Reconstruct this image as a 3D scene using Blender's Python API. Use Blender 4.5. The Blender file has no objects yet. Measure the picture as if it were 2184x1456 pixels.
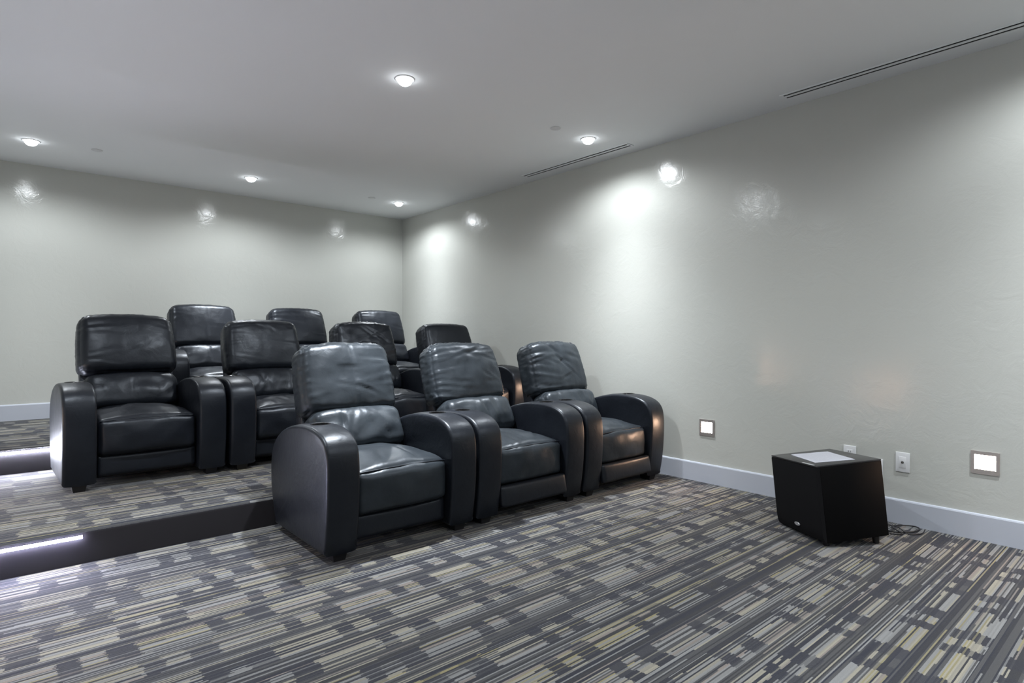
import bpy, bmesh, math, random
import numpy as np
from mathutils import Vector, Matrix, noise

C = bpy.context.scene.collection
SC = bpy.context.scene
PI = math.pi

# ------------------------------------------------------------------ camera
CAM_H = 1.10
F_PX, YAW, PITCH, ROLL = 1253.16, 0.7106, -0.0087, 0.0020
ROOM_R, ROOM_L, ROOM_B, ROOM_F = 4.0, -0.78, 6.89, -3.6
H = 2.648
Z1, Z2 = 0.163, 0.338
Y1, Y2 = 3.49, 5.20

cam_d = bpy.data.cameras.new('camera')
cam = bpy.data.objects.new('camera', cam_d)
C.objects.link(cam)
Fv = Vector((math.sin(YAW)*math.cos(PITCH), math.cos(YAW)*math.cos(PITCH), math.sin(PITCH)))
Rv = Vector((math.cos(YAW), -math.sin(YAW), 0))
Uv = Rv.cross(Fv)
R2 = Rv*math.cos(ROLL) + Uv*math.sin(ROLL)
U2 = Uv*math.cos(ROLL) - Rv*math.sin(ROLL)
M = Matrix((R2, U2, -Fv)).transposed().to_4x4()
M.translation = Vector((0, 0, CAM_H))
cam.matrix_world = M
cam_d.sensor_width = 36.0
cam_d.lens = F_PX/2184*36.0
cam_d.clip_start = 0.05
SC.camera = cam

# ------------------------------------------------------------------ world, exposure
w = bpy.data.worlds.new('world'); SC.world = w; w.use_nodes = True
w.node_tree.nodes['Background'].inputs[0].default_value = (0.6, 0.65, 0.7, 1)
w.node_tree.nodes['Background'].inputs[1].default_value = 0.02
SC.view_settings.view_transform = 'Standard'
SC.view_settings.look = 'None'
SC.view_settings.gamma = 1.0
SC.view_settings.use_curve_mapping = False
SC.view_settings.exposure = 0.08
SC.cycles.use_denoising = True
SC.cycles.max_bounces = 12
SC.cycles.diffuse_bounces = 8
SC.cycles.sample_clamp_indirect = 6.0

# downlights: a regular grid of recessed lamps (power in watts per row)
LIGHT_X = (0.155, 1.825, 3.465)
LIGHT_Y = (6.05, 3.115, 0.17, -2.75)
SPOT_W = {6.05: 45.0, 3.115: 46.0, 0.17: 42.0, -2.75: 30.0}          # wide part
PEAK = {6.05: 5.5, 3.115: 8.5, 0.17: 8.0, -2.75: 12.0}               # how much stronger it is straight down
SPOT_ANGLE = 166.0
CENTRE_GAIN = {6.05: 1.1, 3.115: 1.6, 0.17: 1.0, -2.75: 1.0}        # the middle lamp of a row against its neighbours
LENS_E = 14.0
STEP_E = 125.0
LED_E = 300.0
LED_E_UP = 420.0
COOL = (0.915, 0.96, 1.0)

# ------------------------------------------------------------------ helpers
def tag(o, label=None, cat=None, group=None, kind=None):
    if label: o['label'] = label
    if cat: o['category'] = cat
    if group: o['group'] = group
    if kind: o['kind'] = kind
    return o

def empty(name, loc, rotz=0.0):
    o = bpy.data.objects.new(name, None); C.objects.link(o)
    o.location = loc; o.rotation_euler = (0, 0, rotz)
    o.empty_display_size = 0.1
    return o

def obj(name, bm, mat, parent=None, smooth=False, sharp=None):
    me = bpy.data.meshes.new(name)
    bmesh.ops.recalc_face_normals(bm, faces=bm.faces[:])
    if smooth:
        for f in bm.faces: f.smooth = True
    if sharp is not None:
        for e in bm.edges:
            if len(e.link_faces) == 2 and e.calc_face_angle(0) > sharp: e.smooth = False
    bm.to_mesh(me); bm.free()
    o = bpy.data.objects.new(name, me); C.objects.link(o)
    me.materials.append(mat)
    if parent: o.parent = parent
    return o

def add_box(bm, x0, x1, y0, y1, z0, z1, bev=0.0, seg=2):
    vs = [bm.verts.new((x, y, z)) for x in (x0, x1) for y in (y0, y1) for z in (z0, z1)]
    fs = [(0,1,3,2), (4,6,7,5), (0,4,5,1), (2,3,7,6), (0,2,6,4), (1,5,7,3)]
    nf = [bm.faces.new([vs[i] for i in f]) for f in fs]
    if bev > 0:
        es = list({e for f in nf for e in f.edges})
        bmesh.ops.bevel(bm, geom=es, offset=bev, segments=seg, profile=0.5, affect='EDGES')

def box(name, x0, x1, y0, y1, z0, z1, mat, parent=None, bev=0.0, seg=2):
    bm = bmesh.new(); add_box(bm, x0, x1, y0, y1, z0, z1, bev, seg)
    return obj(name, bm, mat, parent, smooth=bev > 0, sharp=0.6)

def add_lathe(bm, prof, n=32, axis='z', center=(0, 0, 0)):
    """prof: list of (radius, height); radius 0 closes with a point"""
    rings = []
    for r, h in prof:
        if r < 1e-6:
            rings.append([bm.verts.new((0, 0, h))])
        else:
            rings.append([bm.verts.new((r*math.cos(2*PI*k/n), r*math.sin(2*PI*k/n), h)) for k in range(n)])
    for a, b in zip(rings, rings[1:]):
        for k in range(n):
            k2 = (k+1) % n
            if len(a) == 1 and len(b) == 1: continue
            if len(a) == 1: bm.faces.new((a[0], b[k], b[k2]))
            elif len(b) == 1: bm.faces.new((a[k], a[k2], b[0]))
            else: bm.faces.new((a[k], a[k2], b[k2], b[k]))
    vs = [v for r in rings for v in r]
    if axis == 'x':
        for v in vs: v.co = Vector((v.co.z, v.co.x, v.co.y))
    for v in vs: v.co += Vector(center)
    return vs

def add_tube(bm, pts, r, n=8):
    pts = [Vector(p) for p in pts]
    rings = []
    up = Vector((0.13, 0.21, 0.97)).normalized()
    for i, p in enumerate(pts):
        t = (pts[min(i+1, len(pts)-1)] - pts[max(i-1, 0)]).normalized()
        a = t.cross(up)
        if a.length < 1e-3: a = t.cross(Vector((1, 0, 0)))
        a.normalize(); b = t.cross(a).normalized()
        rings.append([bm.verts.new(p + a*r*math.cos(2*PI*k/n) + b*r*math.sin(2*PI*k/n)) for k in range(n)])
    for a, b in zip(rings, rings[1:]):
        for k in range(n):
            bm.faces.new((a[k], a[(k+1) % n], b[(k+1) % n], b[k]))
    bm.faces.new(rings[0]); bm.faces.new(rings[-1][::-1])

def catmull(pts, sub=8, closed=False):
    pts = [Vector(p) for p in pts]; n = len(pts); out = []
    rng = range(n if closed else n-1)
    for i in rng:
        if closed: p0, p1, p2, p3 = (pts[(i+k-1) % n] for k in range(4))
        else: p0, p1, p2, p3 = pts[max(i-1, 0)], pts[i], pts[i+1], pts[min(i+2, n-1)]
        for s in range(sub):
            t = s/sub
            out.append(0.5*((2*p1) + (p2-p0)*t + (2*p0-5*p1+4*p2-p3)*t*t + (3*p1-p0-3*p2+p3)*t**3))
    if not closed: out.append(pts[-1])
    return out

# ------------------------------------------------------------------ materials
def new_mat(name):
    m = bpy.data.materials.new(name); m.use_nodes = True
    nt = m.node_tree
    return m, nt, nt.nodes['Principled BSDF']

class N:
    """tiny node-graph writer"""
    def __init__(s, nt): s.nt = nt
    def node(s, t, **kw):
        n = s.nt.nodes.new(t)
        for k, v in kw.items(): setattr(n, k, v)
        return n
    def put(s, sock, v):
        if isinstance(v, (int, float)): sock.default_value = v
        elif isinstance(v, tuple): sock.default_value = v if len(v) != 3 or sock.type == 'VECTOR' else (*v, 1)
        else: s.nt.links.new(v, sock)
    def m(s, op, a, b=0.0, c=0.0):
        n = s.node('ShaderNodeMath', operation=op)
        s.put(n.inputs[0], a); s.put(n.inputs[1], b); s.put(n.inputs[2], c)
        return n.outputs[0]
    def rnd(s, x, y=0.0, z=0.0):
        c = s.node('ShaderNodeCombineXYZ')
        s.put(c.inputs[0], x); s.put(c.inputs[1], y); s.put(c.inputs[2], z)
        n = s.node('ShaderNodeTexWhiteNoise', noise_dimensions='3D')
        s.nt.links.new(c.outputs[0], n.inputs[0])
        return n.outputs[0]
    def mix(s, f, a, b):
        n = s.node('ShaderNodeMix', data_type='RGBA')
        s.put(n.inputs[0], f); s.put(n.inputs[6], a); s.put(n.inputs[7], b)
        return n.outputs[2]
    def noise(s, scale, detail=3.0, rough=0.5, vec=None, dist=0.0):
        n = s.node('ShaderNodeTexNoise')
        n.inputs['Scale'].default_value = scale; n.inputs['Detail'].default_value = detail
        n.inputs['Roughness'].default_value = rough; n.inputs['Distortion'].default_value = dist
        if vec is not None: s.nt.links.new(vec, n.inputs['Vector'])
        return n.outputs[0]
    def bump(s, h, strength, dist):
        n = s.node('ShaderNodeBump')
        n.inputs['Strength'].default_value = strength; n.inputs['Distance'].default_value = dist
        s.put(n.inputs['Height'], h)
        return n.outputs[0]

def simple(name, col, rough=0.5, metal=0.0, spec=0.5, emit=None, es=0.0):
    m, nt, b = new_mat(name)
    b.inputs['Base Color'].default_value = (*col, 1)
    b.inputs['Roughness'].default_value = rough
    b.inputs['Metallic'].default_value = metal
    b.inputs['Specular IOR Level'].default_value = spec
    if emit:
        b.inputs['Emission Color'].default_value = (*emit, 1)
        b.inputs['Emission Strength'].default_value = es
    g = N(nt); co = g.node('ShaderNodeTexCoord')
    v = g.noise(90.0, 2.0, 0.5, co.outputs['Object'])
    nt.links.new(g.bump(v, 0.05, 0.001), b.inputs['Normal'])
    return m

def wall_paint():
    m, nt, b = new_mat('wall_paint'); g = N(nt)
    co = g.node('ShaderNodeTexCoord').outputs['Object']
    big = g.noise(0.9, 3.0, 0.5, co)
    b.inputs['Specular IOR Level'].default_value = 0.5
    g.put(b.inputs['Base Color'], g.mix(big, (0.535, 0.545, 0.510), (0.580, 0.590, 0.555)))
    patch = g.noise(11.0, 5.0, 0.65, co, 1.0)
    g.put(b.inputs['Roughness'], g.m('MULTIPLY_ADD', patch, 0.20, 0.06))
    tex = g.noise(130.0, 2.0, 0.5, co)
    trowel = g.noise(8.0, 5.0, 0.6, co, 1.2)
    h = g.m('ADD', g.m('MULTIPLY', tex, 0.12), trowel)
    g.put(b.inputs['Normal'], g.bump(h, 0.45, 0.004))
    return m

def ceiling_paint():
    m, nt, b = new_mat('ceiling_paint'); g = N(nt)
    co = g.node('ShaderNodeTexCoord').outputs['Object']
    g.put(b.inputs['Base Color'], g.mix(g.noise(1.3, 2.0, 0.5, co), (0.83, 0.85, 0.865), (0.86, 0.88, 0.89)))
    b.inputs['Roughness'].default_value = 0.85
    g.put(b.inputs['Normal'], g.bump(g.noise(160.0, 2.0, 0.6, co), 0.15, 0.001))
    return m

def carpet():
    m, nt, b = new_mat('striped_carpet'); g = N(nt)
    gm = g.node('ShaderNodeNewGeometry')
    sp = g.node('ShaderNodeSeparateXYZ'); nt.links.new(gm.outputs['Position'], sp.inputs[0])
    X, Y, Z = sp.outputs
    co = gm.outputs['Position']
    wob = g.m('MULTIPLY', g.m('SUBTRACT', g.noise(60.0, 2.0, 0.6, co), 0.5), 0.004)
    x = g.m('ADD', X, wob)
    y = g.m('ADD', g.m('SUBTRACT', Y, Z), g.m('MULTIPLY', wob, 0.4))
    y = g.m('ADD', y, 20.0); x = g.m('ADD', x, 20.0)
    # fine yarn lines
    fine = g.m('FLOOR', g.m('DIVIDE', y, 0.0055))
    mid = g.m('FLOOR', g.m('DIVIDE', y, 0.0110))
    rf = g.rnd(fine, 1.7); rm = g.rnd(mid, 5.1)
    # bands running across the room
    PER = 0.172
    yb = g.m('DIVIDE', y, PER)
    band = g.m('FLOOR', yb); v = g.m('FRACT', yb)
    inblock = g.m('LESS_THAN', v, 0.68)
    subrow = g.m('FLOOR', g.m('MULTIPLY', v, 4.4))        # five thin rows within a block band
    off = g.m('ADD', g.m('MULTIPLY', g.rnd(band, 9.3), 0.5), g.m('MULTIPLY', g.rnd(band, subrow, 2.2), 0.020))
    ux = g.m('DIVIDE', g.m('ADD', g.m('ADD', x, off), g.m('MULTIPLY', rf, 0.014)), 0.455)
    cell = g.m('FLOOR', ux); u = g.m('FRACT', ux)
    def inside(a, c):
        return g.m('MULTIPLY', g.m('GREATER_THAN', u, a), g.m('LESS_THAN', u, c))
    longl = inside(0.0, 0.50)
    small = inside(0.64, 0.80)
    rc = g.rnd(cell, band, subrow)
    light = g.m('MAXIMUM', longl, g.m('MULTIPLY', small, g.m('GREATER_THAN', rc, 0.25)))
    light = g.m('MULTIPLY', light, inblock)
    dark_spot = g.m('MULTIPLY', g.m('SUBTRACT', 1.0, g.m('MAXIMUM', longl, small)), inblock)
    # line-wise exceptions
    seg = g.m('FLOOR', g.m('DIVIDE', g.m('ADD', x, g.m('MULTIPLY', rf, 3.0)), 0.85))
    rl = g.rnd(fine, seg, 3.3)
    always = g.m('GREATER_THAN', rl, 0.80)
    never = g.m('LESS_THAN', rl, 0.40)
    always = g.m('MULTIPLY', always, g.m('SUBTRACT', 1.0, g.m('MULTIPLY', dark_spot, 0.45)))
    light = g.m('MAXIMUM', light, always)
    light = g.m('MULTIPLY', light, g.m('SUBTRACT', 1.0, never))
    # tints
    r2 = g.rnd(mid, g.m('ADD', cell, g.m('MULTIPLY', band, 7.0)), 8.8)
    r3 = g.rnd(fine, cell, 4.4)
    lightc = g.mix(g.m('GREATER_THAN', r2, 0.5), (0.240, 0.226, 0.180), (0.186, 0.190, 0.190))
    lightc = g.mix(g.m('GREATER_THAN', g.rnd(fine, seg, 6.6), 0.90), lightc, (0.21, 0.185, 0.095))
    lightc = g.mix(g.m('LESS_THAN', r2, 0.13), lightc, (0.185, 0.160, 0.142))
    lightc = g.mix(g.m('MULTIPLY', r3, 0.45), lightc, (0.095, 0.095, 0.092))
    darkc = g.mix(rm, (0.010, 0.013, 0.024), (0.022, 0.023, 0.026))
    darkc = g.mix(g.m('MULTIPLY', g.m('GREATER_THAN', rf, 0.6), 0.8), darkc, (0.055, 0.056, 0.058))
    darkc = g.mix(g.m('MULTIPLY', dark_spot, 0.6), darkc, (0.016, 0.018, 0.028))
    col = g.mix(light, darkc, lightc)
    sp2 = g.noise(420.0, 3.0, 0.75, co)
    col2 = g.node('ShaderNodeMix', data_type='RGBA', blend_type='MULTIPLY')
    col2.inputs[0].default_value = 1.0
    nt.links.new(col, col2.inputs[6])
    cr = g.node('ShaderNodeMapRange'); cr.inputs[1].default_value = 0.3; cr.inputs[2].default_value = 0.7
    cr.inputs[3].default_value = 0.72; cr.inputs[4].default_value = 1.28
    nt.links.new(sp2, cr.inputs[0])
    cc = g.node('ShaderNodeCombineColor')
    for k in range(3): nt.links.new(cr.outputs[0], cc.inputs[k])
    nt.links.new(cc.outputs[0], col2.inputs[7])
    g.put(b.inputs['Base Color'], col2.outputs[2])
    b.inputs['Roughness'].default_value = 0.95
    b.inputs['Specular IOR Level'].default_value = 0.15
    b.inputs['Sheen Weight'].default_value = 0.15
    g.put(b.inputs['Normal'], g.bump(g.noise(300.0, 3.0, 0.7, co), 0.6, 0.004))
    return m

def leather(name='black_leather', dark=(0.0040, 0.0048, 0.0072), light=(0.0100, 0.0122, 0.0175)):
    m, nt, b = new_mat(name); g = N(nt)
    co = g.node('ShaderNodeTexCoord').outputs['Object']
    wear = g.noise(6.0, 4.0, 0.6, co, 0.6)
    g.put(b.inputs['Base Color'], g.mix(wear, dark, light))
    g.put(b.inputs['Roughness'], g.m('MULTIPLY_ADD', wear, 0.16, 0.30))
    b.inputs['Specular IOR Level'].default_value = 0.42
    b.inputs['Specular Tint'].default_value = (0.86, 0.92, 1.0, 1)
    vo = g.node('ShaderNodeTexVoronoi'); vo.inputs['Scale'].default_value = 240.0
    nt.links.new(co, vo.inputs['Vector'])
    soft = g.noise(14.0, 3.0, 0.55, co, 0.5)
    n1 = g.bump(vo.outputs['Distance'], 0.10, 0.0012)
    n2 = g.node('ShaderNodeBump'); n2.inputs['Strength'].default_value = 0.35; n2.inputs['Distance'].default_value = 0.006
    nt.links.new(soft, n2.inputs['Height']); nt.links.new(n1, n2.inputs['Normal'])
    nt.links.new(n2.outputs[0], b.inputs['Normal'])
    return m

def paper_mat():
    m, nt, b = new_mat('printed_paper'); g = N(nt)
    co = g.node('ShaderNodeTexCoord').outputs['Object']
    sp = g.node('ShaderNodeSeparateXYZ'); nt.links.new(co, sp.inputs[0])
    x, y = sp.outputs[0], sp.outputs[1]
    row = g.m('DIVIDE', y, 0.0085)
    ln = g.m('GREATER_THAN', g.m('FRACT', row), 0.62)
    words = g.m('GREATER_THAN', g.noise(1.0, 0.0, 0.5, None), 2.0)
    wn = g.rnd(g.m('FLOOR', g.m('DIVIDE', x, 0.006)), g.m('FLOOR', row))
    ink = g.m('MULTIPLY', ln, g.m('GREATER_THAN', wn, 0.22))
    inx = g.m('LESS_THAN', g.m('ABSOLUTE', x), 0.085); iny = g.m('LESS_THAN', g.m('ABSOLUTE', y), 0.105)
    ink = g.m('MULTIPLY', g.m('MULTIPLY', ink, inx), iny)
    g.put(b.inputs['Base Color'], g.mix(g.m('MULTIPLY', ink, 0.18), (0.86, 0.87, 0.93), (0.30, 0.30, 0.34)))
    b.inputs['Roughness'].default_value = 0.6
    return m

M_WALL, M_CEIL, M_CARPET, M_LEATHER = wall_paint(), ceiling_paint(), carpet(), leather()
M_SCREENWALL = simple('front_wall_dark_paint', (0.20, 0.20, 0.205), 0.7)
M_LEATHER_LIT = leather('lit_leather', (0.008, 0.0100, 0.013), (0.034, 0.042, 0.050))  # overhead lamplight put into a paler leather colour for front row cushions
M_BASE = simple('baseboard_paint', (0.52, 0.55, 0.62), 0.35)
M_DARK = simple('dark_plastic', (0.012, 0.012, 0.014), 0.45)
M_SLOT = simple('slot_black', (0.006, 0.006, 0.006), 0.9)
M_CLOTH = simple('dust_cover_cloth', (0.012, 0.012, 0.013), 0.9)
M_CUP = simple('cup_holder_plastic', (0.010, 0.010, 0.011), 0.25)
M_COVER = simple('cover_plate_paint', (0.68, 0.69, 0.70), 0.6)
M_VENT = simple('vent_paint', (0.52, 0.525, 0.53), 0.6)
M_TRIM = simple('lamp_trim_paint', (0.70, 0.71, 0.72), 0.5)
M_LENS = simple('lamp_lens', (0.9, 0.9, 0.9), 0.4, emit=(0.93, 0.97, 1.0), es=LENS_E)
M_STEPL = simple('step_light_lens', (0.9, 0.85, 0.8), 0.4, emit=(1.0, 0.62, 0.40), es=STEP_E)
M_STEPF = simple('step_light_steel', (0.50, 0.46, 0.44), 0.35, metal=0.6)
M_LED = simple('led_diode', (0.9, 0.9, 0.9), 0.4, emit=(0.74, 0.74, 1.0), es=LED_E)
M_LED_UP = simple('led_diode_bright', (0.9, 0.9, 0.9), 0.4, emit=(0.84, 0.86, 1.0), es=LED_E_UP)
M_LEDTAPE = simple('led_tape', (0.55, 0.50, 0.75), 0.4)
M_PLATE = simple('wall_plate_plastic', (0.74, 0.75, 0.76), 0.35)
M_METAL = simple('jack_metal', (0.25, 0.24, 0.23), 0.35, metal=0.9)
M_SUB = simple('speaker_vinyl', (0.0030, 0.0030, 0.0034), 0.6, spec=0.08)
M_SUBTOP = simple('speaker_top_laminate', (0.020, 0.020, 0.022), 0.22, spec=0.6)
M_GRILLE = simple('grille_cloth', (0.004, 0.004, 0.005), 0.9, spec=0.2)
M_BADGE = simple('badge_silver', (0.72, 0.73, 0.75), 0.3, metal=0.7)
M_CORD = simple('cord_rubber', (0.008, 0.008, 0.010), 0.5)
M_PAPER = paper_mat()

# ------------------------------------------------------------------ room shell
def struct(o): return tag(o, kind='structure')
T = 0.15
struct(box('floor', ROOM_L-T, ROOM_R+T, ROOM_F-T, Y1, -T, 0.0, M_CARPET))
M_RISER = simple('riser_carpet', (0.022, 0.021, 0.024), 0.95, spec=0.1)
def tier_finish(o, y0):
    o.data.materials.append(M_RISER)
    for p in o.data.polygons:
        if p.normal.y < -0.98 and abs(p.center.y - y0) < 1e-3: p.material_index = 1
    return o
def tier(name, y0, y1, z0, z1):
    bm = bmesh.new()
    add_box(bm, ROOM_L, ROOM_R, y0, y1, z0, z1)
    es = [e for e in bm.edges if all(abs(v.co.y-y0) < 1e-5 and abs(v.co.z-z1) < 1e-5 for v in e.verts)]
    bmesh.ops.bevel(bm, geom=es, offset=0.022, segments=4, profile=0.5, affect='EDGES')
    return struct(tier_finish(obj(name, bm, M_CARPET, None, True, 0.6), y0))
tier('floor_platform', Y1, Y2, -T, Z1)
tier('floor_platform', Y2, ROOM_B, -T, Z2)
struct(box('ceiling', ROOM_L-T, ROOM_R+T, ROOM_F-T, ROOM_B+T, H, H+T, M_CEIL))
struct(box('wall_right', ROOM_R, ROOM_R+T, ROOM_F, ROOM_B, 0, H, M_WALL))
struct(box('wall_left', ROOM_L-T, ROOM_L, ROOM_F, ROOM_B, 0, H, M_WALL))
struct(box('wall_back', ROOM_L-T, ROOM_R+T, ROOM_B, ROOM_B+T, 0, H, M_WALL))
struct(box('wall_front', ROOM_L-T, ROOM_R+T, ROOM_F-T, ROOM_F, 0, H, M_SCREENWALL))

def base_profile(name, pts_fn, segs):
    """a flat board with a small eased top edge"""
    bm = bmesh.new()
    prof = [(0, 0), (0.014, 0), (0.014, 0.134), (0.011, 0.141), (0.005, 0.144), (0, 0.144)]
    for (a, b, z) in segs:
        r0 = [bm.verts.new(pts_fn(a, d, z+h)) for d, h in prof]
        r1 = [bm.verts.new(pts_fn(b, d, z+h)) for d, h in prof]
        for i in range(len(prof)):
            j = (i+1) % len(prof)
            bm.faces.new((r0[i], r0[j], r1[j], r1[i]))
        bm.faces.new(r0); bm.faces.new(r1[::-1])
    return struct(obj(name, bm, M_BASE, None, True, 0.35))
side_segs = [(ROOM_F, Y1, 0.0), (Y1, Y2, Z1), (Y2, ROOM_B, Z2)]
base_profile('baseboard_right', lambda s, d, z: (ROOM_R-d, s, z), side_segs)
base_profile('baseboard_left', lambda s, d, z: (ROOM_L+d, s, z), side_segs)
base_profile('baseboard_back', lambda s, d, z: (s, ROOM_B-d, z), [(ROOM_L+0.014, ROOM_R-0.014, Z2)])
base_profile('baseboard_front', lambda s, d, z: (s, ROOM_F+d, z), [(ROOM_L+0.014, ROOM_R-0.014, 0)])

# ------------------------------------------------------------------ ceiling downlights
def downlight(x, y, label, watts):
    t = empty('recessed_downlight', (x, y, H))
    tag(t, label, 'ceiling light', 'recessed downlights in the ceiling')
    bm = bmesh.new()
    add_lathe(bm, [(0.046, 0.0005), (0.046, -0.003), (0.050, -0.0045), (0.057, -0.0045), (0.060, -0.002), (0.060, 0.0005)], 40)
    obj('trim_ring', bm, M_TRIM, t, True, 0.8)
    bm = bmesh.new()
    add_lathe(bm, [(0.045, -0.0005), (0.0445, -0.010), (0.041, -0.020), (0.034, -0.029), (0.024, -0.036), (0.012, -0.040), (0, -0.041)], 40)
    obj('lens', bm, M_LENS, t, True)
    ld = bpy.data.lights.new('downlight_beam', 'SPOT')
    ld.energy = watts*(CENTRE_GAIN[y] if x == LIGHT_X[1] else 1.0); ld.color = COOL
    ld.spot_size = math.radians(SPOT_ANGLE); ld.spot_blend = 0.55
    ld.shadow_soft_size = 0.038
    # photometric curve of the reflector: wide base plus a peak straight down
    ld.use_nodes = True; nt = ld.node_tree; g = N(nt)
    tc = g.node('ShaderNodeTexCoord'); sp = g.node('ShaderNodeSeparateXYZ')
    nt.links.new(tc.outputs['Normal'], sp.inputs[0])
    cz = g.m('ABSOLUTE', sp.outputs[2])
    st = g.m('MULTIPLY_ADD', g.m('POWER', cz, 12.0), PEAK[y], 1.0)
    nt.links.new(st, nt.nodes['Emission'].inputs['Strength'])
    lo = bpy.data.objects.new('downlight_beam', ld); C.objects.link(lo)
    lo.parent = t; lo.location = (0, 0, -0.055)
    return t

pos_words = {
 (0.155, 6.05): 'recessed ceiling downlight by the back wall, above the far left aisle',
 (1.825, 6.05): 'recessed ceiling downlight by the back wall, middle one of its row of three',
 (3.465, 6.05): 'recessed ceiling downlight nearest the corner of the back and side walls',
 (1.825, 3.115): 'large looking bright ceiling downlight above the front row of recliners',
 (3.465, 3.115): 'bright ceiling downlight beside the short slot vent',
}
for y in LIGHT_Y:
    for x in LIGHT_X:
        lab = pos_words.get((x, y), 'recessed ceiling downlight out of frame at x %.1f y %.1f' % (x, y))
        if (x, y) not in pos_words:
            side = {0.155: 'over the aisle', 1.825: 'over the middle of the room', 3.465: 'along the side wall'}[x]
            row = {3.115: 'above the front recliners', 0.17: 'beside the camera', -2.75: 'at the front of the room'}[y]
            lab = 'recessed ceiling downlight %s %s' % (side, row)
        downlight(x, y, lab, SPOT_W[y])

# flush sprinkler cover plates
def cover_plate(x, y, label):
    bm = bmesh.new()
    add_lathe(bm, [(0, -0.006), (0.034, -0.006), (0.0385, -0.005), (0.040, -0.003), (0.040, -0.0015), (0.033, -0.0015), (0.033, 0.0), (0, 0.0)], 36)
    o = obj('sprinkler_cover_plate', bm, M_COVER, None, True, 0.6)
    o.location = (x, y, H)
    tag(o, label, 'sprinkler cover', 'flush sprinkler covers in the ceiling')
cover_plate(3.10, 3.11, 'flush round sprinkler cover beside the downlight near the short slot vent')
cover_plate(3.11, 6.03, 'flush round sprinkler cover beside the downlight in the room corner')
cover_plate(0.58, 5.99, 'flush round sprinkler cover near the aisle downlight by the back wall')

# linear slot diffusers
def slot_vent(x, y0, y1, label):
    t = empty('slot_diffuser', (x, (y0+y1)/2, H)); tag(t, label, 'air vent', 'linear slot vents in the ceiling')
    L = (y1-y0)/2
    bm = bmesh.new()
    for xa, xb in ((-0.046, -0.0325), (-0.0120, 0.0120), (0.0325, 0.046)):
        add_box(bm, xa, xb, -L-0.016, L+0.016, -0.004, 0.0)
    for s in (-1, 1):
        a, b = sorted((s*L, s*(L+0.016)))
        add_box(bm, -0.0325, 0.0325, a, b, -0.0039, 0.0)
    obj('vent_frame', bm, M_CEIL, t)
    for cx in (-0.0225, 0.0225):
        bm = bmesh.new(); add_box(bm, cx-0.0105, cx+0.0105, -L, L, -0.0012, -0.0002)
        obj('slot', bm, M_SLOT, t)
slot_vent(3.812, 2.99, 4.235, 'short linear slot vent in the ceiling beside a downlight')
slot_vent(3.812, -0.9, 1.735, 'long linear slot vent in the ceiling running along the side wall')

# ------------------------------------------------------------------ warm step lights in the side walls
def step_light(side, y, z, label):
    x = ROOM_R if side > 0 else ROOM_L
    t = empty('step_light', (x, y, z)); tag(t, label, 'wall light', 'square step lights low on the side walls')
    s = -side
    a, b = 0.062, 0.046
    bm = bmesh.new()
    def fr(y0, y1, z0, z1, d=0.006):
        xa, xb = sorted((0, s*d)); add_box(bm, xa, xb, y0, y1, z0, z1)
    fr(-a, a, b-0.004, a); fr(-a, a, -a, -b+0.010); fr(-a, -b, -b+0.010, b-0.004); fr(b, a, -b+0.010, b-0.004)
    obj('faceplate', bm, M_STEPF, t)
    bm = bmesh.new(); xa, xb = sorted((0.0005*s, s*0.0035))
    add_box(bm, xa, xb, -b, b, -b+0.010, b-0.004)
    obj('lens', bm, M_STEPL, t)
step_light(1, 2.392, 0.415, 'glowing square step light between the front recliners and the subwoofer')
step_light(1, 0.732, 0.422, 'glowing square step light beside the wall plate with a jack')
step_light(1, 4.03, 0.58, 'warm step light on the side wall hidden behind the front row')
for y, z, wd in ((2.66, 0.42, 'on the opposite aisle wall beside the front row'), (4.30, 0.58, 'on the opposite aisle wall beside the second row')):
    step_light(-1, y, z, 'warm square step light ' + wd)

# ------------------------------------------------------------------ LED tapes under the platform edges
def led_tape(y, z, x0, x1, label, mat, hh):
    t = empty('led_tape', ((x0+x1)/2, y, z)); tag(t, label, 'LED strip', 'LED strips along the platform edges')
    L = (x1-x0)/2
    bm = bmesh.new(); add_box(bm, -L, L, -0.004, 0, -0.008, 0.008); obj('tape', bm, M_LEDTAPE, t)
    bm = bmesh.new(); n = int(2*L/0.0165)
    for i in range(n):
        cx = L - 0.008 - i*0.0165
        add_box(bm, cx-0.0052, cx+0.0052, -0.009, -0.004, -hh, hh)
    o = obj('diodes', bm, mat, t); o['kind'] = 'stuff'
led_tape(Y1, Z1-0.032, ROOM_L+0.05, 0.275, 'glowing white LED strip under the first platform edge, ending on the bare riser', M_LED, 0.006)
led_tape(Y2, Z2-0.032, ROOM_L+0.05, 0.40, 'glowing white LED strip under the upper platform edge behind the second row', M_LED_UP, 0.0075)

# ------------------------------------------------------------------ recliners
def grid_box(nx, ny, nz):
    """surface points of the unit cube [-1,1]^3 as quads; returns a bmesh"""
    bm = bmesh.new(); d = {}
    def ease(t): return math.sin(t*PI/2)*0.35 + t*0.65
    def v(i, j, k):
        key = (i, j, k)
        if key not in d:
            d[key] = bm.verts.new((ease(2*i/nx-1), ease(2*j/ny-1), ease(2*k/nz-1)))
        return d[key]
    for i in range(nx):
        for j in range(ny):
            for k in (0, nz): bm.faces.new((v(i,j,k), v(i+1,j,k), v(i+1,j+1,k), v(i,j+1,k)))
    for i in range(nx):
        for k in range(nz):
            for j in (0, ny): bm.faces.new((v(i,j,k), v(i+1,j,k), v(i+1,j,k+1), v(i,j,k+1)))
    for j in range(ny):
        for k in range(nz):
            for i in (0, nx): bm.faces.new((v(i,j,k), v(i,j+1,k), v(i,j+1,k+1), v(i,j,k+1)))
    return bm

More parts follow.
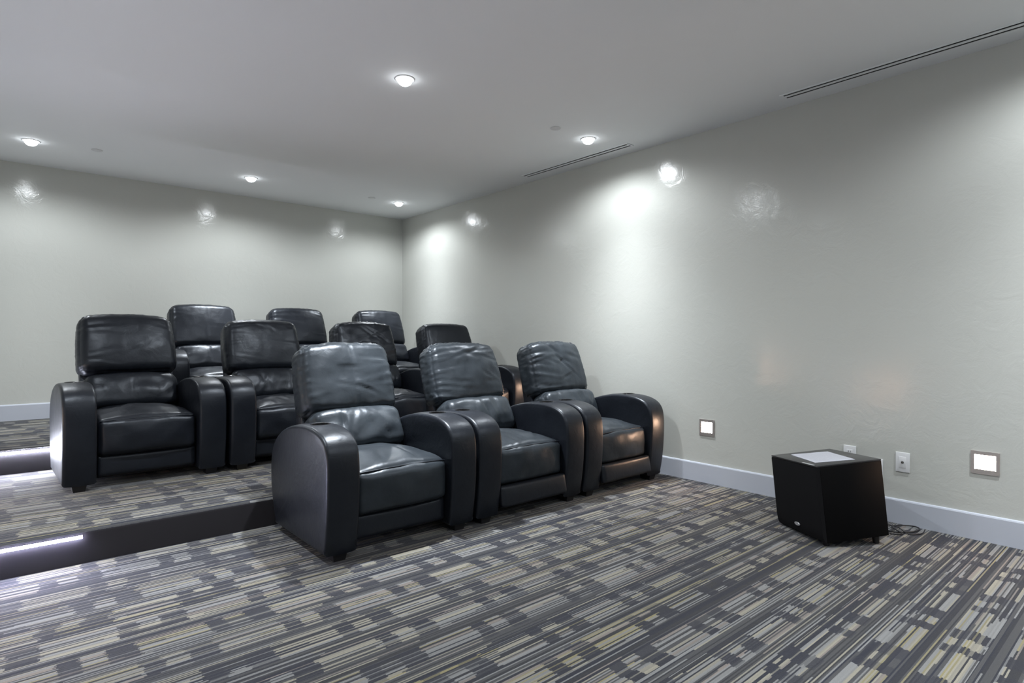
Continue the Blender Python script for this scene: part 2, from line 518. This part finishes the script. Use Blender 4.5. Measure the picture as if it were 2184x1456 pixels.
def pillow(w, d, h, r, n, fn):
    """rounded cushion w(x) d(y) h(z), centred; fn(u, v, t, p) -> Vector offset (u x, v z, t depth in -1..1)"""
    bm = grid_box(*n)
    hx, hy, hz = w/2, d/2, h/2
    for vt in bm.verts:
        u, t, v = vt.co
        p = Vector((u*hx, t*hy, v*hz))
        inn = Vector((max(-hx+r, min(hx-r, p.x)), max(-hy+r, min(hy-r, p.y)), max(-hz+r, min(hz-r, p.z))))
        q = p - inn
        if q.length > 1e-6:
            m = max(abs(q.x), abs(q.y), abs(q.z))
            q = q.normalized()*m
        p = inn + q
        vt.co = p + fn(u, v, t, p)
    return bm

def gauss(x, s): return math.exp(-(x*x)/(2*s*s))

def head_cushion(seed, style, taper=0.06):
    rnd = random.Random(seed)
    sx = rnd.uniform(0, 40); 
    folds = []
    for i in range({'soft': 9, 'worn': 5, 'seam': 4, 'plain': 6}[style]):        # gathers fanning out from the sides and corners
        side = -1 if rnd.random() < 0.65 else 1
        folds.append((side, rnd.uniform(-0.85, 0.9), rnd.uniform(-0.35, 0.35), rnd.uniform(0.35, 0.85), rnd.uniform(0.022, 0.045), rnd.uniform(0.5, 1.0)))
    creases = [(rnd.uniform(-0.45, 0.55), rnd.uniform(-0.45, 0.7), rnd.uniform(-0.9, 0.9), rnd.uniform(0.10, 0.28), rnd.uniform(0.025, 0.05)) for i in range({'soft': 8, 'worn': 3, 'seam': 1, 'plain': 2}[style])]
    amp = {'soft': 0.85, 'worn': 0.85, 'seam': 0.45, 'plain': 0.4}[style]
    def fn(u, v, t, p):
        o = Vector((0, 0, 0))
        cu = max(0, 1-u*u); cv = max(0, 1-v*v)
        front = max(0, min(1, (-t+0.3)/1.3)); back = max(0, min(1, (t+0.3)/1.3))
        o.y -= front*0.045*(cu**0.6)*(cv**0.55)
        o.y += back*0.012*cu*cv
        # top crown, slack corners, narrower top
        o.z += 0.014*(v > 0)*v*cu - 0.012*(v > 0)*v*abs(u)**3
        o.z -= 0.010*(v < 0)*(-v)*cu
        o.x += -taper*0.5*p.x*(v+1) + 0.010*np.sign(u)*abs(u)*cv
        wz = 0.0
        for side, vc, slope, ln, wd, a in folds:
            e = 1 - side*u       # distance in from that edge
            if e < ln*1.6:
                vv = v - (vc + slope*e)
                wz += a*(gauss(vv, wd) - 0.8*gauss(vv-wd*2.2, wd*1.1))*math.exp(-(e/ln)**2)
        for cu0, cv0, ang, ln, wd in creases:
            dx, dz = (u-cu0), (v-cv0)
            a_ = dx*math.cos(ang)+dz*math.sin(ang); b_ = -dx*math.sin(ang)+dz*math.cos(ang)
            wz -= 0.8*gauss(a_, ln)*(gauss(b_, wd) - 0.55*gauss(b_-wd*2.0, wd))
        nz = noise.noise(Vector((u*1.7+sx, v*1.7, t*0.6)))*0.9 + noise.noise(Vector((u*4.5+sx, v*3.2, 5+t)))*0.35
        if style == 'worn': nz -= 1.3*gauss(u+0.18, 0.22)*gauss(v-0.0, 0.20)
        if style in ('seam', 'worn'):
            wz -= 0.9*gauss(u-0.03, 0.022)
        o.y -= amp*(0.0075*wz*front + 0.013*nz*front)
        edge = max(abs(u), abs(v))**6
        gath = noise.noise(Vector((u*2+sx, v*13.0, t*2.0)))*abs(u)**5 + noise.noise(Vector((u*11.0+sx, v*2, t*2.0)))*abs(v)**5
        o += (Vector((np.sign(u)*abs(u)**4, 0, np.sign(v)*abs(v)**4))*0.006*amp*gath)
        o.y -= front*0.006*amp*gath
        if style in ('soft', 'worn'):
            o.z += 0.010*noise.noise(Vector((u*2.3+sx, 3.0, 1)))*max(0, v)**2
        return o
    return pillow(0.605, 0.19, 0.435, 0.060, (56, 14, 44), fn)

def lumbar_cushion(seed, wr):
    rnd = random.Random(seed+99); sx = rnd.uniform(0, 40)
    lines = [(rnd.uniform(-0.8, 0.8), rnd.uniform(-0.35, 0.35), rnd.uniform(0.022, 0.045), rnd.uniform(0.4, 1.0)) for _ in range(7)]
    def fn(u, v, t, p):
        cu = max(0, 1-u*u); cv = max(0, 1-v*v); front = max(0, min(1, (-t+0.3)/1.3))
        o = Vector((0, -front*0.05*cu**0.4*cv**0.6, 0))
        wz = 0
        for c, sl, wd, a in lines:
            q = u-(c+sl*v)
            wz -= a*(gauss(q, wd)-0.6*gauss(q-2.2*wd, wd))
        if not wr: wz *= 0.25; wz -= 0.8*gauss(u, 0.02)
        o.y -= front*(0.006*wz*(0.4+0.6*cv) + 0.009*noise.noise(Vector((u*2.5+sx, v*2, 0))))
        o.z += 0.010*(v > 0)*v*cu - 0.015*(v > 0)*v*abs(u)**4
        return o
    return pillow(0.575, 0.17, 0.28, 0.06, (48, 10, 20), fn)

def seat_cushion(seed, wr):
    rnd = random.Random(seed+7); sx = rnd.uniform(0, 40)
    lines = [(rnd.uniform(-0.6, 0.6), rnd.uniform(-0.7, 0.1), rnd.uniform(0.9, 2.1), rnd.uniform(0.12, 0.35), rnd.uniform(0.02, 0.035)) for _ in range(6)]
    def fn(u, v, t, p):      # here v = z, t = y (front is -1)
        cu = max(0, 1-u*u); ct = max(0, 1-t*t)
        top = max(0, min(1, (v+0.2)/1.2)); fr = max(0, -t)**6
        o = Vector((0, 0, 0))
        o.z += top*(0.048*cu**0.6*(math.sin((t+1)/2*PI)**0.8 if ct > 0 else 0) + 0.014*cu)
        o.z += top*0.010*noise.noise(Vector((u*2.2+sx, t*2.2, 0)))
        wz = 0
        for a0, b0, ang, ln, wd in lines:
            dx, dy = u-a0, t-b0
            a_ = dx*math.cos(ang)+dy*math.sin(ang); b_ = -dx*math.sin(ang)+dy*math.cos(ang)
            wz -= gauss(a_, ln)*(gauss(b_, wd)-0.6*gauss(b_-2*wd, wd))
        o.z += top*0.0045*wz*(1.0 if wr else 0.4)
        o.y -= fr*(0.034*cu**0.7*max(0, 1-v*v)**0.6 + 0.006*cu)
        o.y -= fr*0.006*noise.noise(Vector((u*3+sx, v*1.3, 2)))
        return o
    return pillow(0.555, 0.60, 0.225, 0.040, (44, 44, 16), fn)

ARM_PTS = [(-0.012, 0.0), (-0.030, 0.10), (-0.044, 0.22), (-0.050, 0.36), (-0.049, 0.46), (-0.034, 0.54), (0.004, 0.592), (0.070, 0.624),
           (0.160, 0.640), (0.270, 0.641), (0.380, 0.630), (0.490, 0.604), (0.590, 0.565), (0.670, 0.510), (0.722, 0.440), (0.744, 0.350),
           (0.742, 0.240), (0.715, 0.120), (0.665, 0.0)]
ARM_W = 0.170
LEG_H = 0.042
_arm_mesh = {}
def arm_mesh():
    """rounded-front arm with a round well cut into its top"""
    if 'arm' in _arm_mesh: return _arm_mesh['arm']
    prof = [Vector((0, y, z*(0.641-0.0)/0.641)) for y, z in ARM_PTS]
    prof = catmull(prof, 5)
    zmin = LEG_H
    prof = [Vector((0, p.y, zmin + p.z*(0.641-zmin)/0.641)) for p in prof]
    bot = [Vector((0, prof[-1].y + (prof[0].y-prof[-1].y)*k/14, zmin)) for k in range(1, 14)]
    prof = prof + bot
    n = len(prof)
    nor = []
    for i in range(n):
        t = prof[(i+1) % n]-prof[i-1]; t.normalize()
        nor.append(Vector((0, -t.z, t.y)))
    cen = Vector((0, 0.35, 0.33))
    if (prof[10]-cen).dot(nor[10]) > 0: nor = [-q for q in nor]
    bm = bmesh.new(); rings = []
    R = 0.019; hw = ARM_W/2
    def ring(x, inset): rings.append([bm.verts.new(Vector((x, 0, 0)) + p + q*inset) for p, q in zip(prof, nor)])
    def shrink(x, k): rings.append([bm.verts.new(Vector((x, 0, 0)) + cen + (p + q*R - cen)*k) for p, q in zip(prof, nor)])
    centre_l = bm.verts.new((-hw-0.004, cen.y, cen.z))
    for k in (0.08, 0.3, 0.55, 0.8, 0.93): shrink(-hw-0.004*(1-k**3), k)
    for a in range(0, 6):
        th = a/5*PI/2; ring(-hw + R*(1-math.cos(th)), R*(1-math.sin(th)))
    for k in range(1, 6): ring(-hw+R + (ARM_W-2*R)*k/6, -0.004*math.sin(PI*k/6))
    for a in range(5, -1, -1):
        th = a/5*PI/2; ring(hw - R*(1-math.cos(th)), R*(1-math.sin(th)))
    for k in (0.93, 0.8, 0.55, 0.3, 0.08): shrink(hw+0.004*(1-k**3), k)
    centre_r = bm.verts.new((hw+0.004, cen.y, cen.z))
    for a, b in zip(rings, rings[1:]):
        for i in range(n): bm.faces.new((a[i], a[(i+1) % n], b[(i+1) % n], b[i]))
    for i in range(n):
        bm.faces.new((centre_l, rings[0][(i+1) % n], rings[0][i]))
        bm.faces.new((centre_r, rings[-1][i], rings[-1][(i+1) % n]))
    bmesh.ops.recalc_face_normals(bm, faces=bm.faces[:])
    me = bpy.data.meshes.new('arm_raw'); bm.to_mesh(me); bm.free()
    o = bpy.data.objects.new('arm_raw', me); C.objects.link(o)
    cb = bmesh.new(); add_lathe(cb, [(0, 0.58), (0.043, 0.58), (0.043, 0.72), (0, 0.72)], 32, center=(0, 0.235, 0))
    bmesh.ops.recalc_face_normals(cb, faces=cb.faces[:])
    cme = bpy.data.meshes.new('cut'); cb.to_mesh(cme); cb.free()
    co = bpy.data.objects.new('cut', cme); C.objects.link(co)
    md = o.modifiers.new('b', 'BOOLEAN'); md.object = co; md.operation = 'DIFFERENCE'; md.solver = 'EXACT'
    bpy.context.view_layer.update()
    dg = bpy.context.evaluated_depsgraph_get()
    res = bpy.data.meshes.new_from_object(o.evaluated_get(dg))
    bpy.data.objects.remove(o); bpy.data.objects.remove(co)
    bm = bmesh.new(); bm.from_mesh(res)
    for f in bm.faces: f.smooth = True
    for e in bm.edges:
        if len(e.link_faces) == 2 and e.calc_face_angle(0) > 0.7: e.smooth = False
    bm.to_mesh(res); bm.free()
    res.materials.clear(); res.materials.append(M_LEATHER); res.name = 'armrest'
    _arm_mesh['arm'] = res
    return res

def shared(key, make, mat, smooth=True, sharp=0.7):
    if key not in _arm_mesh:
        bm = make(); bmesh.ops.recalc_face_normals(bm, faces=bm.faces[:])
        for f in bm.faces: f.smooth = smooth
        for e in bm.edges:
            if len(e.link_faces) == 2 and e.calc_face_angle(0) > sharp: e.smooth = False
        me = bpy.data.meshes.new(key); bm.to_mesh(me); bm.free(); me.materials.append(mat)
        _arm_mesh[key] = me
    return _arm_mesh[key]

def place(name, me, parent, loc=(0, 0, 0), rot=(0, 0, 0)):
    o = bpy.data.objects.new(name, me); C.objects.link(o); o.parent = parent
    o.location = loc; o.rotation_euler = rot
    return o

def mk_cup():
    bm = bmesh.new()
    add_lathe(bm, [(0.0415, 0.0), (0.046, 0.0025), (0.049, 0.002), (0.050, 0.0), (0.0425, -0.002), (0.0415, -0.045), (0.036, -0.050), (0, -0.050), (0, -0.048), (0.034, -0.048), (0.0395, -0.043), (0.0415, 0.0)], 36)
    return bm
def mk_leg():
    bm = bmesh.new()
    add_box(bm, -0.038, 0.038, -0.05, 0.05, 0, LEG_H+0.004)
    for v in bm.verts:
        if v.co.z < 0.01: v.co.x *= 0.78; v.co.y *= 0.82
    return bm
def mk_base():
    bm = bmesh.new(); add_box(bm, -0.283, 0.283, 0.075, 0.68, 0.055, 0.235, 0.01); return bm
def mk_foot(bulge=0.012):
    def fn(u, v, t, p):
        return Vector((0, -max(0, -t)*bulge*max(0, 1-u*u)**0.5*max(0, 1-v*v)**0.5, 0))
    return pillow(0.55, 0.045, 0.13, 0.018, (24, 6, 12), fn)
def mk_backframe():
    bm = bmesh.new()
    prof = [(0.60, 0.12), (0.595, 0.42), (0.69, 0.62), (0.755, 0.94), (0.775, 0.985), (0.830, 0.975), (0.845, 0.93), (0.775, 0.60), (0.735, 0.35), (0.72, 0.12)]
    prof = [(q.y, q.z) for q in catmull([(0, a, b) for a, b in prof], 4, True)]
    xs = [(-0.285, 0.75), (-0.283, 0.9), (-0.272, 1.0), (0.272, 1.0), (0.283, 0.9), (0.285, 0.75)]
    cy = sum(a for a, _ in prof)/len(prof)
    rings = []
    for x, k in xs:
        rings.append([])
        for a, b in prof:
            c = 0.655 + (b-0.12)*0.16
            rings[-1].append(bm.verts.new((x, c+(a-c)*(0.6+0.4*k), b if k == 1 else b-(1-k)*0.03)))
    n = len(prof)
    for a, b in zip(rings, rings[1:]):
        for i in range(n): bm.faces.new((a[i], a[(i+1) % n], b[(i+1) % n], b[i]))
    bm.faces.new(rings[0]); bm.faces.new(rings[-1][::-1])
    return bm

def recliner(x0, w, yf, z, rot, seed, style, foot, label, group, head_dz=0.0, head_dy=0.0, head_tilt=0.0, wr=True):
    """x0 = outer face of its left arm, w = overall width, yf = front plane"""
    t = empty('recliner', (x0+w/2, yf, z), rot)
    tag(t, label, 'recliner', group)
    top_mat = M_LEATHER_LIT if yf == YF1 else M_LEATHER
    ax = w/2 - ARM_W/2 - 0.006
    for s in (-1, 1):
        a = place('armrest', arm_mesh(), t, (s*ax, 0, 0))
        place('cup_holder', shared('cup_holder', mk_cup, M_CUP), a, (0, 0.235, 0.6445))
        for yy in (0.05, 0.60):
            place('leg', shared('leg', mk_leg, M_DARK, False), t, (s*ax, yy, 0))
    place('base', shared('base', mk_base, M_CLOTH), t)
    bm = seat_cushion(seed, wr)
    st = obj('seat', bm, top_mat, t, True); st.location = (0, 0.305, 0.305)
    # welt along the front top edge of the seat
    bm = bmesh.new()
    pts = []
    for i in range(33):
        u = -0.96 + 1.92*i/32
        cu = 1-u*u
        pts.append((u*0.2775*0.985, -0.289 - 0.010*cu, 0.105 + 0.0085*cu + (0.0 if abs(u) < 0.9 else -0.006*(abs(u)-0.9)*10)))
    add_tube(bm, pts, 0.0042, 8)
    obj('piping', bm, M_LEATHER, st, True)
    if foot == 'closed':
        place('footrest', shared('footrest', mk_foot, M_LEATHER), t, (0, 0.052, 0.135))
    else:
        place('footrest', shared('footrest', mk_foot, M_LEATHER), t, (0, -0.022, 0.142), (math.radians(-11), 0, 0))
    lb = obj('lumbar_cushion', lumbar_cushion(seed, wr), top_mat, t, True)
    lb.location = (0, 0.580, 0.525); lb.rotation_euler = (math.radians(-26), 0, 0)
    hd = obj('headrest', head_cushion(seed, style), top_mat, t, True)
    hd.location = (0, 0.735+head_dy, 0.826+head_dz); hd.rotation_euler = (math.radians(-19), head_tilt, 0)
    place('back_frame', shared('back_frame', mk_backframe, M_LEATHER), t)
    return t

G1, G2, G3 = 'front row of recliners on the floor', 'second row of recliners on the lower platform', 'back row of recliners on the upper platform'
YF1, YF2, YF3 = 2.712, 4.347, 5.60
recliner(1.14, 0.900, YF1, 0, 0.0, 12, 'worn', 'closed', 'black leather recliner at the aisle end of the front row, worn headrest with centre seam', G1, 0.0, 0.0, 0.0)
recliner(2.047, 0.900, YF1, 0, 0.0, 23, 'soft', 'open', 'black leather recliner in the middle of the front row, crumpled headrest', G1, -0.005, 0.02)
recliner(2.957, 0.900, YF1, 0, 0.0, 37, 'soft', 'open', 'black leather recliner of the front row beside the side wall, warm glow on its seat', G1, 0.0, 0.01, 0.0)
recliner(0.235, 0.912, YF2, Z1, 0.03, 41, 'plain', 'closed', 'black leather recliner at the aisle end of the second row, lit by the LED strip', G2, 0.035, 0.02, 0.0, False)
recliner(1.160, 0.905, YF2, Z1, 0.0, 53, 'plain', 'closed', 'second row recliner beside the aisle recliner, partly behind the front row', G2, 0.012)
recliner(2.080, 0.905, YF2, Z1, 0.0, 67, 'soft', 'closed', 'second row recliner seen between two front row headrests', G2, 0.012)
recliner(3.000, 0.905, YF2, Z1, 0.0, 71, 'plain', 'closed', 'second row recliner beside the side wall, its seat lit warm', G2, 0.010)
recliner(1.005, 0.905, YF3, Z2, 0.0, 83, 'seam', 'closed', 'back row recliner behind the second row aisle recliner, seamed headrest', G3, 0.01, 0.0, 0.0, False)
recliner(1.925, 0.905, YF3, Z2, 0.0, 91, 'plain', 'closed', 'back row recliner, middle of three by the back wall', G3, 0.005, 0.0, 0.0, False)
recliner(2.900, 0.905, YF3, Z2, 0.0, 97, 'plain', 'closed', 'back row recliner in the corner of the room', G3, 0.01, 0.0, 0.0, False)

# ------------------------------------------------------------------ subwoofer, standing slightly tilted on its feet
SX, SY, SZ, SW, SD, SH = 3.215, 1.249, 0.023, 0.409, 0.378, 0.403
SYAW, SRX, SRY = -0.577, -0.056, -0.079
RZ = Matrix.Rotation(SYAW, 4, 'Z')
SM = Matrix.Translation((SX, SY, SZ)) @ RZ @ Matrix.Rotation(SRX, 4, 'X') @ Matrix.Rotation(SRY, 4, 'Y')
sub = bpy.data.objects.new('subwoofer', None); C.objects.link(sub)
sub.matrix_world = SM
tag(sub, 'black cube subwoofer on the carpet by the side wall with a sheet on top', 'subwoofer')
# local frame: front grille face is x = 0 (normal -x), width along y, depth along x
bm = bmesh.new(); add_box(bm, 0.022, SD, 0, SW, 0.0, SH-0.008, 0.003)
obj('cabinet', bm, M_SUB, sub, True, 0.6)
bm = bmesh.new(); add_box(bm, 0.0, SD, 0, SW, SH-0.008, SH, 0.002)
obj('top_panel', bm, M_SUBTOP, sub, True, 0.6)
# grille with its lower edge curving back under
bm = bmesh.new()
pr = [(0.0215, SH-0.009), (0.002, SH-0.010), (0.0, SH-0.016), (0.0, 0.060), (0.003, 0.030), (0.010, 0.010), (0.0215, 0.001)]
ra = [bm.verts.new((a, 0.001, z)) for a, z in pr]; rb = [bm.verts.new((a, SW-0.001, z)) for a, z in pr]
for i in range(len(pr)):
    j = (i+1) % len(pr); bm.faces.new((ra[i], ra[j], rb[j], rb[i]))
bm.faces.new(ra); bm.faces.new(rb[::-1])
obj('grille', bm, M_GRILLE, sub, True, 0.4)
# oval badge low on the grille
bm = bmesh.new()
vs = add_lathe(bm, [(0, -0.0035), (0.9, -0.0035), (1.0, -0.002), (1.0, 0.001), (0, 0.001)], 32, axis='x')
for v in vs: v.co.y *= 0.024; v.co.z *= 0.0095
o = obj('badge', bm, M_BADGE, sub, True, 0.6); o.location = (0.0, 0.215, 0.052)
# silver control strip let into the top edge above the grille
bm = bmesh.new(); add_box(bm, 0.004, 0.016, 0.030, 0.125, 0, 0.0015, 0.0006)
o = obj('name_strip', bm, M_BADGE, sub, True); o.location = (0, 0, SH)
# amplifier plate on the back face
bm = bmesh.new(); add_box(bm, SD, SD+0.004, 0.06, SW-0.06, 0.06, SH-0.10, 0.001)
obj('amplifier_plate', bm, M_DARK, sub)
# feet reach down to the carpet
for fx, fy in ((0.045, 0.045), (SD-0.045, 0.045), (0.045, SW-0.045), (SD-0.045, SW-0.045)):
    wp = SM @ Vector((fx, fy, 0.0))
    ln = max(0.004, wp.z - 0.0005)
    bm = bmesh.new(); add_lathe(bm, [(0, -ln), (0.015, -ln), (0.020, 0.0), (0, 0.0)], 20)
    obj('foot', bm, M_DARK, sub, True, 0.6).location = (fx, fy, 0.0)

# sheet of paper on the subwoofer
bm = bmesh.new()
nx, ny = 16, 20
g_ = [[bm.verts.new((-0.108+0.216*i/nx, -0.140+0.280*j/ny, 0.0008+0.0012*abs(math.sin(i*0.35+0.4)*math.sin(j*0.22)))) for j in range(ny+1)] for i in range(nx+1)]
for i in range(nx):
    for j in range(ny): bm.faces.new((g_[i][j], g_[i+1][j], g_[i+1][j+1], g_[i][j+1]))
bmesh.ops.solidify(bm, geom=bm.faces[:], thickness=0.0004)
pp = obj('paper_sheet', bm, M_PAPER, None, True, 0.6)
pp.matrix_world = SM @ Matrix.Translation((0.180, 0.205, SH+0.0006)) @ Matrix.Rotation(math.radians(-8), 4, 'Z')
tag(pp, 'printed white sheet of paper lying on the black subwoofer', 'paper')

# ------------------------------------------------------------------ wall plates
def wall_plate(y, z, label, kind):
    t = empty('wall_plate', (ROOM_R, y, z)); tag(t, label, 'wall plate', 'white wall plates behind the subwoofer')
    bm = bmesh.new(); add_box(bm, -0.007, 0, -0.036, 0.036, -0.058, 0.058, 0.0025, 3)
    obj('plate', bm, M_PLATE, t, True, 0.6)
    if kind == 'jack':
        bm = bmesh.new(); add_box(bm, -0.009, -0.007, -0.018, 0.018, -0.033, 0.033, 0.001)
        obj('insert', bm, M_PLATE, t, True, 0.6)
        bm = bmesh.new(); add_lathe(bm, [(0, -0.020), (0.0040, -0.020), (0.0048, -0.018), (0.0048, -0.009), (0.0075, -0.009), (0.0075, -0.0065), (0, -0.0065)], 18, axis='x')
        obj('jack', bm, M_METAL, t, True, 0.6)
    elif kind == 'outlet':
        for s in (-1, 1):
            bm = bmesh.new(); add_box(bm, -0.009, -0.007, -0.017, 0.017, s*0.021-0.014, s*0.021+0.014, 0.001)
            r = obj('receptacle', bm, M_PLATE, t, True, 0.6)
            bm = bmesh.new()
            for q in (-0.006, 0.006): add_box(bm, -0.0094, -0.009, q-0.0012, q+0.0012, s*0.021-0.004, s*0.021+0.006)
            obj('slots', bm, M_SLOT, r)
    else:
        bm = bmesh.new(); add_box(bm, -0.009, -0.007, -0.017, 0.017, -0.033, 0.033, 0.001)
        obj('insert', bm, M_PLATE, t, True, 0.6)
wall_plate(1.116, 0.364, 'white wall plate with a small metal jack beside the subwoofer', 'jack')
wall_plate(1.402, 0.364, 'white wall plate showing just above the back edge of the subwoofer', 'outlet')
wall_plate(1.254, 0.306, 'white wall plate almost hidden by the upper corner of the subwoofer', 'blank')

# ------------------------------------------------------------------ cords
def cord(pts, r, label):
    bm = bmesh.new(); add_tube(bm, catmull(pts, 8), r, 8)
    o = obj('power_cord', bm, M_CORD, None, True)
    o.parent = sub; o.matrix_parent_inverse = SM.inverted(); o['label'] = label
back = SM @ Vector((SD+0.006, 0.16, 0.10))
bx = tuple(back)
cord([bx, (3.76, 1.30, 0.06), (3.80, 1.20, 0.006), (3.78, 1.10, 0.006), (3.84, 1.03, 0.008), (3.92, 1.01, 0.010), (3.955, 1.04, 0.012), (3.93, 1.10, 0.010), (3.86, 1.13, 0.010), (3.80, 1.09, 0.014), (3.77, 1.05, 0.006), (3.73, 1.10, 0.006)], 0.0036,
     'black cord looping out on the carpet behind the subwoofer')
b2 = tuple(SM @ Vector((SD+0.006, 0.22, 0.09)))
cord([b2, (3.77, 1.42, 0.04), (3.82, 1.34, 0.005), (3.88, 1.24, 0.005), (3.90, 1.15, 0.005), (3.84, 1.09, 0.018), (3.80, 1.03, 0.006), (3.86, 0.985, 0.006), (3.93, 0.985, 0.014)], 0.0028,
     'thin black cord crossing the loop behind the subwoofer')
